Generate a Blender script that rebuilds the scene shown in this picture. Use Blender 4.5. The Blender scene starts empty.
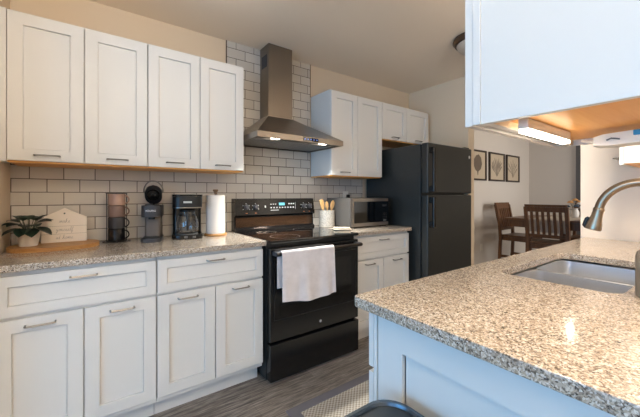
import bpy, bmesh, math, random
from mathutils import Vector, Matrix
random.seed(7)
sc = bpy.context.scene
COL = sc.collection
PI = math.pi
R = math.radians

# ------------------------------------------------------------------ camera
cam_d = bpy.data.cameras.new('camera')
cam = bpy.data.objects.new('camera', cam_d); COL.objects.link(cam)
cam.location = (0, -2.474, 1.209)
cam.rotation_euler = (R(90), 0, -R(36.0))
cam_d.sensor_width = 36; cam_d.lens = 36 * 315 / 640
cam_d.shift_y = -13.7 / 640
cam_d.clip_start = 0.02
sc.camera = cam

# ------------------------------------------------------------------ world, lights, exposure
LP = {  # light power per colour channel
 'world': (.28, .22, .15), 'living_window': (9, 33, 64), 'rear_window': (4, 3.5, 3), 'living_lamp': (4, 3.2, 2.2),
 'ceiling_fill_left': (66, 66, 65), 'ceiling_fill_right': (9, 7.6, 6), 'dining_window': (12, 12, 12), 'dining_fill': (0, 0, 0),
 'sink_fill': (10.5, 9.2, 7.6), 'left_window': (2, 8, 16), 'bar': (.7, .58, .47), 'hood': (34, 35, 34)}
def pw(k):
    c = LP[k]; m = max(c) or 1e-6
    return m, tuple(max(q, 0) / m for q in c)
w = bpy.data.worlds.new('world'); sc.world = w; w.use_nodes = True
e_, c_ = pw('world')
w.node_tree.nodes['Background'].inputs[0].default_value = (*c_, 1)
w.node_tree.nodes['Background'].inputs[1].default_value = e_
sc.view_settings.view_transform = 'Standard'; sc.view_settings.look = 'None'
sc.view_settings.gamma = 1.0; sc.view_settings.use_curve_mapping = False
sc.view_settings.exposure = 0.64

def area(name, loc, target, sx, sy):
    l = bpy.data.lights.new(name, 'AREA'); l.shape = 'RECTANGLE'; l.size = sx; l.size_y = sy
    l.energy, l.color = pw(name)
    o = bpy.data.objects.new(name, l); COL.objects.link(o); o.location = loc
    o.rotation_euler = (Vector(target) - Vector(loc)).to_track_quat('-Z', 'Y').to_euler()
    return o
area('living_window', (-3.2, -2.3, 1.15), (1.0, -1.9, 0.9), 2.6, 1.6)
area('rear_window', (0.2, -4.6, 1.5), (0.7, -0.3, 1.2), 2.6, 1.6)
area('living_lamp', (-0.3, -3.4, 2.38), (0.0, -1.0, 1.3), 0.5, 0.5)
area('ceiling_fill_left', (0.70, -3.3, 1.82), (0.66, -3.2, 2.44), 0.6, 0.6)  # added upward fill that brightens the ceiling; no fixture stands here
area('ceiling_fill_right', (1.6, -3.6, 1.75), (1.6, -3.5, 2.44), 0.6, 0.6)  # second added fill, also only there to lift the ceiling
area('dining_window', (5.3, -3.6, 1.5), (5.4, -0.5, 1.2), 1.6, 1.4).data.spread = R(95)
area('dining_fill', (4.6, -2.4, 2.38), (4.6, -1.6, 1.0), 0.5, 0.5)  # trial fill added for the dining walls, left without power
area('sink_fill', (1.9, -2.28, 2.41), (2.78, -2.35, 1.15), 0.3, 0.3).data.spread = R(100)  # unseen fill added above the sink, aimed to brighten the right wall
area('left_window', (-2.2, -4.4, 1.7), (0.0, -0.3, 1.4), 1.4, 1.4)

# ------------------------------------------------------------------ materials
def lin(h):
    if isinstance(h, tuple): return (*h, 1) if len(h) == 3 else h
    h = h.lstrip('#'); o = []
    for i in (0, 2, 4):
        c = int(h[i:i+2], 16) / 255
        o.append(c / 12.92 if c <= 0.04045 else ((c + 0.055) / 1.055) ** 2.4)
    return (*o, 1)
def mat(name, col, rough=0.5, metal=0.0, spec=0.5, emit=None, estr=0, coat=0, trans=0, aniso=0):
    m = bpy.data.materials.new(name); m.use_nodes = True
    b = m.node_tree.nodes['Principled BSDF']
    b.inputs['Base Color'].default_value = lin(col); b.inputs['Roughness'].default_value = rough
    b.inputs['Metallic'].default_value = metal; b.inputs['Specular IOR Level'].default_value = spec
    b.inputs['Coat Weight'].default_value = coat; b.inputs['Transmission Weight'].default_value = trans
    b.inputs['Anisotropic'].default_value = aniso
    if emit: b.inputs['Emission Color'].default_value = lin(emit); b.inputs['Emission Strength'].default_value = estr
    m.diffuse_color = lin(col)
    return m
class NT:
    def __init__(s, m):
        s.t = m.node_tree; s.b = s.t.nodes['Principled BSDF']
    def n(s, ty, **kw):
        x = s.t.nodes.new(ty)
        for k, v in kw.items(): setattr(x, k, v)
        return x
    def l(s, a, b): s.t.links.new(a, b)
    def coords(s, scale=(1, 1, 1), loc=(0, 0, 0), rot=(0, 0, 0)):
        t = s.n('ShaderNodeTexCoord'); mp = s.n('ShaderNodeMapping')
        mp.inputs['Scale'].default_value = scale; mp.inputs['Location'].default_value = loc; mp.inputs['Rotation'].default_value = rot
        s.l(t.outputs['Object'], mp.inputs[0]); return mp.outputs[0]
    def noise(s, v, scale, detail=4, rough=0.5, dist=0):
        x = s.n('ShaderNodeTexNoise'); x.inputs['Scale'].default_value = scale; x.inputs['Detail'].default_value = detail
        x.inputs['Roughness'].default_value = rough; x.inputs['Distortion'].default_value = dist
        s.l(v, x.inputs['Vector']); return x
    def ramp(s, f, stops, const=False):
        x = s.n('ShaderNodeValToRGB'); cr = x.color_ramp
        if const: cr.interpolation = 'CONSTANT'
        while len(cr.elements) > 1: cr.elements.remove(cr.elements[-1])
        cr.elements[0].position = stops[0][0]; cr.elements[0].color = lin(stops[0][1])
        for p, c in stops[1:]:
            e = cr.elements.new(p); e.color = lin(c)
        s.l(f, x.inputs[0]); return x.outputs[0]
    def mix(s, f, a, b, mode='MIX'):
        x = s.n('ShaderNodeMix', data_type='RGBA', blend_type=mode)
        if isinstance(f, float): x.inputs[0].default_value = f
        else: s.l(f, x.inputs[0])
        for i, q in ((6, a), (7, b)):
            if hasattr(q, 'links'): s.l(q, x.inputs[i])
            else: x.inputs[i].default_value = lin(q)
        return x.outputs[2]
    def bump(s, h, strength, dist=0.002):
        x = s.n('ShaderNodeBump'); x.inputs['Strength'].default_value = strength; x.inputs['Distance'].default_value = dist
        s.l(h, x.inputs['Height']); s.l(x.outputs[0], s.b.inputs['Normal'])
    def base(s, c): s.l(c, s.b.inputs['Base Color'])
    def rough(s, c): s.l(c, s.b.inputs['Roughness'])

def paint(name, col, rough=0.6, amt=0.12):
    m = mat(name, col, rough); t = NT(m); v = t.coords()
    n = t.noise(v, 180, 3); t.bump(n.outputs[0], amt, 0.0006); return m
def granite(name):
    m = mat(name, '#a89a8a', 0.11, spec=0.5); t = NT(m); v = t.coords()
    nz = t.noise(v, 60, 3); vm = t.mix(0.012, v, nz.outputs['Color'])
    a = t.n('ShaderNodeTexVoronoi'); a.inputs['Scale'].default_value = 330; t.l(vm, a.inputs['Vector'])
    sep = t.n('ShaderNodeSeparateColor'); t.l(a.outputs['Color'], sep.inputs[0])
    c1 = t.ramp(sep.outputs[0], [(0, '#1f1c1b'), (.10, '#4d443d'), (.22, '#7d6d5f'), (.40, '#ad9a87'), (.62, '#cbbba9'), (.84, '#e6ded2')], True)
    b = t.n('ShaderNodeTexVoronoi'); b.inputs['Scale'].default_value = 200; t.l(vm, b.inputs['Vector'])
    sp2 = t.n('ShaderNodeSeparateColor'); t.l(b.outputs['Color'], sp2.inputs[0])
    c2 = t.ramp(sp2.outputs[1], [(0, '#39332f'), (.10, '#8d7c6b'), (.30, '#b9a995'), (.65, '#ded3c5')], True)
    bl = t.noise(v, 22, 4); bm_ = t.ramp(bl.outputs[0], [(.42, '#000000'), (.60, '#ffffff')])
    c = t.mix(0.38, c1, c2); c = t.mix(t.ramp(bl.outputs[0], [(.35, (.0, .0, .0)), (.75, (.25, .25, .25))]), c, '#8c7763')
    t.base(c); return m
def wood(name, c1, c2, rough=0.45, axis=0, scale=1.0, ring=14):
    m = mat(name, c1, rough); t = NT(m)
    s = [ring * 1.0] * 3; s[axis] = ring * 0.06
    v = t.coords(tuple(q * scale for q in s)); n = t.noise(v, 3.0, 5, 0.6, 0.6)
    f = t.coords(tuple(q * scale * 6 for q in s)); n2 = t.noise(f, 4, 3)
    c = t.ramp(n.outputs[0], [(.3, c1), (.7, c2)])
    c = t.mix(t.ramp(n2.outputs[0], [(.45, (0, 0, 0)), (.75, (.35, .35, .35))]), c, c1)
    t.base(c); t.bump(n2.outputs[0], 0.1, 0.0008); return m
def brushed(name, col, rough, axis=0, metal=1.0):
    m = mat(name, col, rough, metal); t = NT(m)
    s = [300.0] * 3; s[axis] = 4.0
    v = t.coords(tuple(s)); n = t.noise(v, 1.0, 2)
    mr = t.n('ShaderNodeMapRange'); mr.inputs[3].default_value = rough * 0.8; mr.inputs[4].default_value = rough * 1.25
    t.l(n.outputs[0], mr.inputs[0]); t.rough(mr.outputs[0]); t.bump(n.outputs[0], 0.04, 0.0004); return m

M = {}
M['white'] = paint('cabinet white paint', '#dfdbd5', 0.38, 0.03)
M['wall'] = paint('warm beige wall paint', '#dfcaae', 0.75)
M['greywall_daylit'] = paint('greige wall with daylight tone', '#d8cfc4', 0.75)  # wall colour greyed to stand in for daylight in the dining room
M['ceiling'] = paint('ceiling paint', '#f5e5d0', 0.85, 0.3)
M['rightwall_lit'] = paint('beige wall lightened for lamplight', '#ecdfd0', 0.75)  # lighter than the other walls: lamp light is put into the colour
M['trimwhite'] = paint('trim white', '#e6e0d6', 0.5, 0.02)
M['granite'] = granite('speckled granite')
M['underwood'] = wood('orange cabinet underside', '#e29a45', '#eeb262', 0.4, 0)
M['rail_lit'] = mat('rail cream with lamp glow', '#e8d2b2', 0.5)  # cream stands in for lamp glow on the rail's inner face
M['boardwood'] = wood('serving board wood', '#a06c36', '#c0925a', 0.45, 0)
M['darkwood'] = wood('dark dining wood', '#553620', '#7a5232', 0.4, 2, 1.4)
M['lightwood'] = wood('pale utensil wood', '#c89a62', '#dfb882', 0.5, 2, 2)
M['chrome'] = mat('polished pull metal', '#98938c', 0.3, 1.0)
M['steel'] = brushed('brushed stainless', '#a39a90', 0.33, 0)
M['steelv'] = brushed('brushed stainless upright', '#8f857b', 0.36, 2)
M['sinksteel'] = brushed('sink steel', '#d4d4d6', 0.33, 0, 0.88)
M['nickel'] = mat('brushed nickel', '#a5917b', 0.32, 1.0)
M['black'] = mat('glossy black enamel', '#131212', 0.2)
M['blackplastic'] = mat('black plastic', '#161617', 0.38)
M['softblack'] = mat('satin black', '#1c1b1b', 0.45)
M['glassblack'] = mat('black ceramic glass', '#070708', 0.04, spec=0.6)
M['ovenglass'] = mat('oven window glass', '#141210', 0.06, spec=0.6)
M['charcoal'] = mat('charcoal plastic', '#38373a', 0.42)
M['grey'] = mat('grey plastic', '#6a6765', 0.5)
M['darkgrey'] = mat('dark grey metal', '#57534f', 0.4)
M['warmgrey'] = mat('warm grey plastic', '#6f665e', 0.4, 0.2)
M['silvergrey'] = mat('silver paint', '#8d8a86', 0.35, 0.4)
M['graphic'] = mat('pale printed marks', '#c9c9c6', 0.5)
M['orangegraphic'] = mat('orange printed marks', '#b0683a', 0.5)
M['teal'] = mat('lit display', '#1a4a58', 0.3, emit='#6fc4d6', estr=1.0)
M['bluelcd'] = mat('lit blue indicators', '#203a80', 0.3, emit='#6f8ad8', estr=0.9)
M['led'] = mat('lit lens', '#ffffff', 0.3, emit='#fff4e0', estr=9)
M['tube'] = mat('lit diffuser', '#ffffff', 0.4, emit='#fff0d8', estr=9)
M['bulb'] = mat('lit bulb', '#ffffff', 0.3, emit='#fff2de', estr=170)
M['bronze'] = mat('oil rubbed bronze', '#665040', 0.4, 0.7)
M['frostglass'] = mat('frosted glass bowl', '#c9bba9', 0.45)
M['glass'] = mat('clear glass', '#ffffff', 0.02, trans=1.0)
M['ceramic'] = mat('white ceramic', '#ddd6cc', 0.35)
M['leaf'] = mat('dark green leaf', '#1f3026', 0.4)
M['stem'] = mat('plant stem', '#3b4a30', 0.6)
M['soil'] = mat('potting soil', '#2a1f18', 0.9)
M['cream'] = paint('cream painted wood', '#ebe0d1', 0.6, 0.05)
M['ink'] = mat('grey lettering', '#8d8780', 0.7)
M['mugpink'] = mat('dusty pink glaze', '#b39484', 0.25)
M['mugrose'] = mat('brown rose glaze', '#826a60', 0.25)
M['muggrey'] = mat('charcoal glaze', '#3c3a3c', 0.25)
M['mugblack'] = mat('black glaze', '#1c1b1c', 0.22)
M['paper'] = paint('paper towel', '#e7e0d8', 0.9, 0.4)
M['knobwood'] = wood('walnut knob', '#7a5e44', '#96775a', 0.45, 2, 3)
M['cloth'] = None
M['trash'] = mat('dark grey bin lid', '#1d2023', 0.3)
M['binrim'] = brushed('bin steel', '#6d7680', 0.3, 2)
M['label_blue'] = mat('blue plastic', '#2f86b8', 0.4)
M['plasticwhite'] = mat('white plastic', '#e6e0d4', 0.4)
M['flower_orange'] = mat('orange petals', '#cf9a5e', 0.7)
M['flower_white'] = mat('white petals', '#d9d3cb', 0.7)
M['flower_blue'] = mat('blue petals', '#3c5468', 0.7)
M['print'] = mat('printed paper', '#c6b59c', 0.8)
M['printink'] = mat('print ink brown', '#6b5d50', 0.8)
M['printink2'] = mat('print ink pale', '#8d7f70', 0.8)
M['frame'] = mat('dark picture frame', '#3a2e26', 0.45)
M['darkdoor'] = mat('dark grey door frame', '#5f5c5a', 0.5)
M['tiletrim'] = mat('bronze tile edge', '#5d4a3b', 0.4, 0.3)
M['runner'] = None
M['soap'] = mat('taupe soap bottle', '#7d7163', 0.3)
M['fridge'] = mat('black textured enamel', '#2b2c2a', 0.3)
t = NT(M['fridge']); n_ = t.noise(t.coords(), 420, 2); t.bump(n_.outputs[0], 0.35, 0.001)

# tile
m = mat('white subway tile', '#d8d2c8', 0.16); t = NT(m)
tc = t.n('ShaderNodeTexCoord'); sp = t.n('ShaderNodeSeparateXYZ'); t.l(tc.outputs['Object'], sp.inputs[0])
ax = t.n('ShaderNodeMath', operation='ADD'); ax.inputs[1].default_value = 0.1345 + 15.5; t.l(sp.outputs[0], ax.inputs[0])
az = t.n('ShaderNodeMath', operation='ADD'); az.inputs[1].default_value = -0.914 + 0.0776 * 20; t.l(sp.outputs[2], az.inputs[0])
cb = t.n('ShaderNodeCombineXYZ'); t.l(ax.outputs[0], cb.inputs[0]); t.l(az.outputs[0], cb.inputs[1])
bk = t.n('ShaderNodeTexBrick'); bk.offset = 0.5; bk.offset_frequency = 2
for k, v in (('Scale', 1), ('Brick Width', .155), ('Row Height', .0776), ('Mortar Size', .0022), ('Mortar Smooth', .12), ('Bias', 0)): bk.inputs[k].default_value = v
bk.inputs['Color1'].default_value = lin('#d3ccc2'); bk.inputs['Color2'].default_value = lin('#c6beb3'); bk.inputs['Mortar'].default_value = lin('#5a5149')
t.l(cb.outputs[0], bk.inputs['Vector']); t.base(bk.outputs['Color'])
inv = t.n('ShaderNodeMath', operation='SUBTRACT'); inv.inputs[0].default_value = 1; t.l(bk.outputs['Fac'], inv.inputs[1]); t.bump(inv.outputs[0], 0.7, 0.003)
mr = t.n('ShaderNodeMapRange'); mr.inputs[3].default_value = 0.16; mr.inputs[4].default_value = 0.8; t.l(bk.outputs['Fac'], mr.inputs[0]); t.rough(mr.outputs[0])
M['tile'] = m
# floor planks
m = mat('grey brown plank floor', '#6b6058', 0.42); t = NT(m); v = t.coords()
bk = t.n('ShaderNodeTexBrick'); bk.offset = 0.37; bk.offset_frequency = 2
for k, q in (('Scale', 1), ('Brick Width', 1.2), ('Row Height', .15), ('Mortar Size', .0015), ('Mortar Smooth', .1), ('Bias', 0)): bk.inputs[k].default_value = q
bk.inputs['Color1'].default_value = lin('#857b72'); bk.inputs['Color2'].default_value = lin('#5c524b'); bk.inputs['Mortar'].default_value = lin('#332c28')
t.l(v, bk.inputs['Vector'])
n1 = t.noise(t.coords((1.2, 16, 1)), 4, 6, 0.65, 0.5)
c = t.mix(t.ramp(n1.outputs[0], [(.40, (0, 0, 0)), (.62, (.85, .85, .85))]), bk.outputs['Color'], '#b0a599')
n2 = t.noise(t.coords((2, 34, 1)), 5, 4, .65)
c = t.mix(t.ramp(n2.outputs[0], [(.46, (0, 0, 0)), (.66, (.75, .75, .75))]), c, '#3f3732')
t.base(c); t.bump(n2.outputs[0], 0.15, 0.001); M['floor'] = m
# fabrics
def fabric(name, col, scale=900, rough=0.95):
    m = mat(name, col, rough, spec=0.1); t = NT(m); v = t.coords()
    n = t.noise(v, scale, 2); n2 = t.noise(v, 18, 3)
    t.base(t.mix(t.ramp(n2.outputs[0], [(.3, (0, 0, 0)), (.8, (.25, .25, .25))]), col, '#8f8580')); t.bump(n.outputs[0], 0.5, 0.001); return m
M['cloth'] = fabric('pale greyish pink towel', '#e6dedd')
M['oatmeal'] = fabric('oatmeal cloth', '#c7b8a4')
M['runner'] = fabric('pale table runner', '#c9c0b4')
M['rugborder'] = fabric('grey rug binding', '#77747a', 300)
m = mat('woven cream rug', '#c6bcae', 0.95, spec=0.1); t = NT(m)
ck = t.n('ShaderNodeTexChecker'); ck.inputs['Scale'].default_value = 85; ck.inputs[1].default_value = lin('#cfc6b8'); ck.inputs[2].default_value = lin('#9d9182')
t.l(t.coords(), ck.inputs[0]); t.base(ck.outputs[0]); t.bump(ck.outputs[1], 0.6, 0.002); M['rug'] = m
# crock
m = mat('speckled grey crock', '#b9b1a6', 0.4); t = NT(m); n_ = t.noise(t.coords(), 160, 3)
t.base(t.ramp(n_.outputs[0], [(.40, '#8c867e'), (.55, '#beb6aa')])); M['crock'] = m

# ------------------------------------------------------------------ mesh builder
class B:
    def __init__(s): s.bm = bmesh.new()
    def box(s, x0, x1, y0, y1, z0, z1, bev=0.0, seg=2):
        x0, x1 = min(x0, x1), max(x0, x1); y0, y1 = min(y0, y1), max(y0, y1); z0, z1 = min(z0, z1), max(z0, z1)
        v = [s.bm.verts.new(p) for p in ((x0,y0,z0),(x1,y0,z0),(x1,y1,z0),(x0,y1,z0),(x0,y0,z1),(x1,y0,z1),(x1,y1,z1),(x0,y1,z1))]
        f = [s.bm.faces.new([v[i] for i in q]) for q in ((3,2,1,0),(4,5,6,7),(0,1,5,4),(1,2,6,5),(2,3,7,6),(3,0,4,7))]
        if bev > 0:
            e = list({e for x in f for e in x.edges})
            bmesh.ops.bevel(s.bm, geom=e, offset=bev, segments=seg, profile=0.5, affect='EDGES')
        return s
    def loops(s, rings, closed=True, cap0=True, cap1=True):
        vs = [[s.bm.verts.new(p) for p in r] for r in rings]
        n = len(vs[0])
        for a, b in zip(vs, vs[1:]):
            for i in range(n if closed else n - 1):
                j = (i + 1) % n
                s.bm.faces.new((a[i], a[j], b[j], b[i]))
        if cap0: s.bm.faces.new(list(reversed(vs[0])))
        if cap1: s.bm.faces.new(vs[-1])
        return s
    def lathe(s, c, prof, seg=32, cap0=True, cap1=True, axis=2, sx=1, sy=1):
        rings = []
        for r, z in prof:
            ring = []
            for k in range(seg):
                a = 2 * PI * k / seg; p = [r * math.cos(a) * sx, r * math.sin(a) * sy, z]
                if axis == 0: p = [p[2], p[0], p[1]]
                elif axis == 1: p = [p[0], p[2], p[1]]
                ring.append((c[0] + p[0], c[1] + p[1], c[2] + p[2]))
            rings.append(ring)
        return s.loops(rings, True, cap0, cap1)
    def cyl(s, c, r, h, axis=2, seg=28, r2=None): 
        return s.lathe(c, [(r, 0), (r2 or r, h)], seg, axis=axis)
    def tube(s, pts, r, seg=8, cap=True, twist=0.0, flat=1.0):
        pts = [Vector(p) for p in pts]; n = len(pts)
        rs = r if isinstance(r, (list, tuple)) else [r] * n
        tang = [(pts[min(i+1, n-1)] - pts[max(i-1, 0)]).normalized() for i in range(n)]
        up = Vector((0, 0, 1)) if abs(tang[0].z) < 0.9 else Vector((1, 0, 0))
        nn = (up - tang[0] * up.dot(tang[0])).normalized(); rings = []
        for i in range(n):
            nn = (nn - tang[i] * nn.dot(tang[i])).normalized(); bb = tang[i].cross(nn)
            rings.append([pts[i] + rs[i] * (math.cos(twist + 2*PI*k/seg) * nn + flat * math.sin(twist + 2*PI*k/seg) * bb) for k in range(seg)])
        return s.loops(rings, True, cap, cap)
    def prism(s, poly, n0, n1, place, bev=0.0):
        a = [s.bm.verts.new(place(u, n0, v)) for u, v in poly]; b = [s.bm.verts.new(place(u, n1, v)) for u, v in poly]
        fs = [s.bm.faces.new(list(reversed(a))), s.bm.faces.new(b)]; k = len(poly)
        for i in range(k): fs.append(s.bm.faces.new((a[i], a[(i+1) % k], b[(i+1) % k], b[i])))
        if bev > 0:
            bmesh.ops.bevel(s.bm, geom=list(fs[0].edges) + list(fs[1].edges), offset=bev, segments=2, profile=0.5, affect='EDGES')
        return s
    def shaker(s, u0, u1, z0, z1, place, t=0.019, rail=0.057, rec=0.011):
        def ring(i, n): return [place(u0+i, n, z0+i), place(u1-i, n, z0+i), place(u1-i, n, z1-i), place(u0+i, n, z1-i)]
        return s.loops([ring(0, 0), ring(0, t-.0015), ring(.0015, t), ring(rail, t), ring(rail+.0006, t-rec-.003), ring(rail+.0036, t-rec-.003), ring(rail+.0042, t-rec)])
    def sphere(s, c, r, sx=1, sy=1, sz=1, seg=16):
        prof = [(max(r * math.sin(PI*k/ (seg//2)), 1e-4), -r * math.cos(PI*k/(seg//2)) * sz) for k in range(seg//2 + 1)]
        return s.lathe(c, prof, seg, sx=sx, sy=sy)
    def rot(s, ang, axis, c):
        bmesh.ops.rotate(s.bm, verts=s.bm.verts, cent=c, matrix=Matrix.Rotation(ang, 3, axis)); return s
    def mesh(s, name, m):
        bmesh.ops.recalc_face_normals(s.bm, faces=s.bm.faces)
        me = bpy.data.meshes.new(name); s.bm.to_mesh(me); s.bm.free()
        me.materials.append(m)
        me.shade_smooth(); me.set_sharp_from_angle(angle=R(38))
        return me

def wn(o):
    md = o.modifiers.new('weighted normals', 'WEIGHTED_NORMAL'); md.keep_sharp = True; md.weight = 90
def wloc(o):
    v = Vector((0, 0, 0))
    while o: v += o.location; o = o.parent
    return v
def obj(name, b, m, parent=None):
    me = b.mesh(name, m) if isinstance(b, B) else b
    o = bpy.data.objects.new(name, me); COL.objects.link(o); wn(o)
    if parent:
        me.transform(Matrix.Translation(-wloc(parent))); o.parent = parent
    return o
def tag(o, label, cat, group=None, kind=None):
    o['label'] = label; o['category'] = cat
    if group: o['group'] = group
    if kind: o['kind'] = kind
    return o
def thing(name, loc, label, cat, group=None):
    o = bpy.data.objects.new(name, None); COL.objects.link(o); o.location = loc; o.empty_display_size = 0.05
    return tag(o, label, cat, group)
def single(name, b, m, loc, label, cat, group=None):
    me = b.mesh(name, m); me.transform(Matrix.Translation(-Vector(loc)))
    o = bpy.data.objects.new(name, me); COL.objects.link(o); o.location = loc; wn(o)
    return tag(o, label, cat, group)
def struct(name, b, m):
    o = obj(name, b, m); o['kind'] = 'structure'; return o
def spin(o, ang): o.rotation_euler = (0, 0, ang); return o
def rrect(x0, x1, y0, y1, r, n=6):
    out = []
    for cx, cy, a0 in ((x1-r, y1-r, 0), (x0+r, y1-r, PI/2), (x0+r, y0+r, PI), (x1-r, y0+r, 1.5*PI)):
        for k in range(n + 1):
            a = a0 + k * PI / 2 / n; out.append((cx + r*math.cos(a), cy + r*math.sin(a)))
    return out
UP = lambda u, n, v: (u, v, n)            # polygon lies in plan, n is height
def text_mesh(body, size, place, depth=0.0006, align='CENTER'):
    cu = bpy.data.curves.new('lettering', 'FONT'); cu.body = body; cu.size = size; cu.extrude = depth; cu.align_x = align; cu.align_y = 'CENTER'
    o = bpy.data.objects.new('lettering', cu); COL.objects.link(o)
    dg = bpy.context.evaluated_depsgraph_get(); me = bpy.data.meshes.new_from_object(o.evaluated_get(dg))
    bpy.data.objects.remove(o); bpy.data.curves.remove(cu)
    for v in me.vertices: v.co = Vector(place(v.co.x, v.co.z, v.co.y))
    return me

# ------------------------------------------------------------------ the setting
H = 2.44
struct('floor', B().box(-3.6, 6.7, -4.9, 0.1, -0.06, 0), M['floor'])
struct('ceiling', B().box(-3.6, 6.7, -4.9, 0.1, H, H + .06), M['ceiling'])
struct('wall_back', B().box(-.49, 3.25, 0, .12, 0, H), M['wall'])
struct('wall_dining', B().box(3.2505, 6.74, 0, .12, 0, H), M['greywall_daylit'])  # same wall as wall_back, split off to carry the daylight grey
struct('wall_left', B().box(-.49, -.37, -.72, 0, 0, H), M['wall'])
struct('wall_alcove', B().box(3.14, 3.25, -.75, 0, 0, H), M['wall'])
struct('wall_far', B().box(6.64, 6.76, -3.9, 0, 0, H), M['greywall_daylit'])
struct('wall_right', B().box(2.78, 2.90, -3.6, -1.76, 0, H), M['rightwall_lit'])
struct('wall_backsplash', B().box(-.369, 2.356, -.008, 0, .914, 1.40).box(.875, 1.675, -.008, 0, 1.40, H), M['tile'])
struct('trim_1', B().box(.869, .875, -.010, 0, 2.13, H), M['tiletrim'])
struct('trim_2', B().box(1.675, 1.681, -.010, 0, 2.13, H), M['tiletrim'])
struct('baseboard_back', B().box(3.25, 6.64, -.014, 0, 0, .09, .004), M['trimwhite'])
struct('baseboard_far', B().box(6.626, 6.64, -.715, -.014, 0, .09, .004), M['trimwhite'])
d1 = struct('door_1', B().box(6.60, 6.64, -.80, -.715, 0, 2.1, .004).box(6.60, 6.64, -1.65, -1.57, 0, 2.1, .004).box(6.60, 6.64, -1.57, -.80, 2.03, 2.1, .004), M['darkdoor'])
obj('door_panel', B().box(6.615, 6.635, -1.57, -.80, .01, 2.03), M['greywall_daylit'], d1)

# ------------------------------------------------------------------ cabinets of the back run
def pull(par, uc, z, place, L=0.10, n0=0.0, out=0.026, r=0.0042, m=None, name='handle'):
    b = B(); h = L / 2
    b.tube([place(uc-h, n0, z), place(uc-h, n0+out*.75, z), place(uc-h+.006, n0+out, z), place(uc+h-.006, n0+out, z), place(uc+h, n0+out*.75, z), place(uc+h, n0, z)], r, 8)
    return obj(name, b, m or M['chrome'], par)
YF = -0.607
PB = lambda u, n, z: (u, YF - .001 - n, z)
def base_cab(x0, x1, label, split, dtop=.862, dbot=.689, dotop=.675, dobot=.135):
    t = thing('base_cabinet', ((x0+x1)/2, YF/2, 0), label, 'cabinet', 'white base cabinets along the back wall')
    obj('body', B().box(x0+.0005, x1-.0005, -.012, YF, .105, .882, .001), M['white'], t)
    obj('toe_kick', B().box(x0+.0005, x1-.0005, -.52, -.535, 0, .105), M['white'], t)
    g = .0025
    dr = obj('drawer', B().shaker(x0+g, x1-g, dbot, dtop, PB, rail=.045), M['white'], t)
    pull(dr, (x0+x1)/2, dtop-.030, PB, n0=.019)
    for a, b_ in ((x0, split), (split, x1)):
        dd = obj('door', B().shaker(a+g, b_-g, dobot, dotop, PB), M['white'], t)
        pull(dd, (a+b_)/2 + (.0), dotop-.032, PB, n0=.019)
    return t
base_cab(-.333, .279, 'white base cabinet with drawer and two doors below the leafy plant and serving board', -.027)
base_cab(.281, .893, 'white base cabinet with drawer and two doors just left of the black range', .588)
base_cab(1.676, 2.345, 'small white base cabinet with drawer and two doors below the microwave', 2.012)
struct('trim_3', B().box(-.369, -.335, -.55, -.618, .105, .880, .001), M['white'])
def counter(x0, x1, label, y1=-.648):
    return single('countertop', B().box(x0, x1, -.010, y1, .883, .914, .004), M['granite'], ((x0+x1)/2, -.32, .883), label, 'countertop')
counter(-.369, .906, 'long speckled granite countertop left of the range, holding coffee makers and plant')
counter(1.667, 2.362, 'short speckled granite countertop between range and fridge, under the microwave')

YU = -.306
PU = lambda u, n, z: (u, YU - .001 - n, z)
def upper_cab(x0, x1, z0, z1, label, splits, pulls, name='upper_cabinet'):
    t = thing(name, ((x0+x1)/2, YU/2, z0), label, 'cabinet', 'white upper cabinets along the back wall')
    obj('body', B().box(x0+.0005, x1-.0005, -.009, YU, z0+.0095, z1, .001), M['white'], t)
    obj('bottom_panel', B().box(x0+.001, x1-.001, -.009, YU-.001, z0+.0005, z0+.009), M['underwood'], t)
    xs = [x0] + splits + [x1]
    for k, (a, b_) in enumerate(zip(xs, xs[1:])):
        d = obj('door', B().shaker(a+.002, b_-.002, z0+.0095, z1-.012, PU), M['white'], t)
        if pulls[k]: pull(d, (a+b_)/2 + pulls[k][0], z0 + pulls[k][1], PU, n0=.019)
    return t
upper_cab(-.336, .276, 1.372, 2.130, 'white two-door wall cabinet above the plant, house sign and mugs', [-.030], [(.0, .038), (.0, .038)])
upper_cab(.277, .886, 1.372, 2.130, 'white two-door wall cabinet above the coffee makers, next to the range hood', [.582], [(.0, .038), (.0, .038)])
upper_cab(1.682, 2.316, 1.372, 2.130, 'white two-door wall cabinet right of the range hood, above the microwave', [1.992], [(-.0, .038), None])
upper_cab(2.318, 3.070, 1.756, 2.130, 'short white two-door cabinet mounted above the black fridge', [2.690], [(.0, .034), (.0, .034)])
struct('trim_4', B().box(-.369, -.337, -.20, -.317, 1.376, 2.128, .001), M['white'])

# ------------------------------------------------------------------ range
X0, X1 = .908, 1.665; xm = (X0+X1)/2
rg = thing('range', (xm, -.35, 0), 'black freestanding electric range with towel on its oven handle', 'range')
obj('body', B().box(X0, X1, -.012, -.635, .02, .897, .003), M['softblack'], rg)
for fx in (X0+.05, X1-.05):
    for fy in (-.06, -.60): obj('foot', B().cyl((fx, fy, 0), .016, .022, seg=12), M['blackplastic'], rg)
ct = obj('cooktop', B().box(X0, X1, -.075, -.692, .897, .917, .006), M['glassblack'], rg)
for cx, cy, r in ((X0+.20, -.53, .105), (X1-.20, -.53, .085), (X0+.20, -.24, .075), (X1-.20, -.24, .10)):
    n = 48
    obj('burner_ring', B().loops([[(cx+(r+d)*math.cos(2*PI*i/n), cy+(r+d)*math.sin(2*PI*i/n), .9172) for i in range(n)] for d in (-.0012, .0012)], cap0=False, cap1=False), M['grey'], ct)

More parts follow.
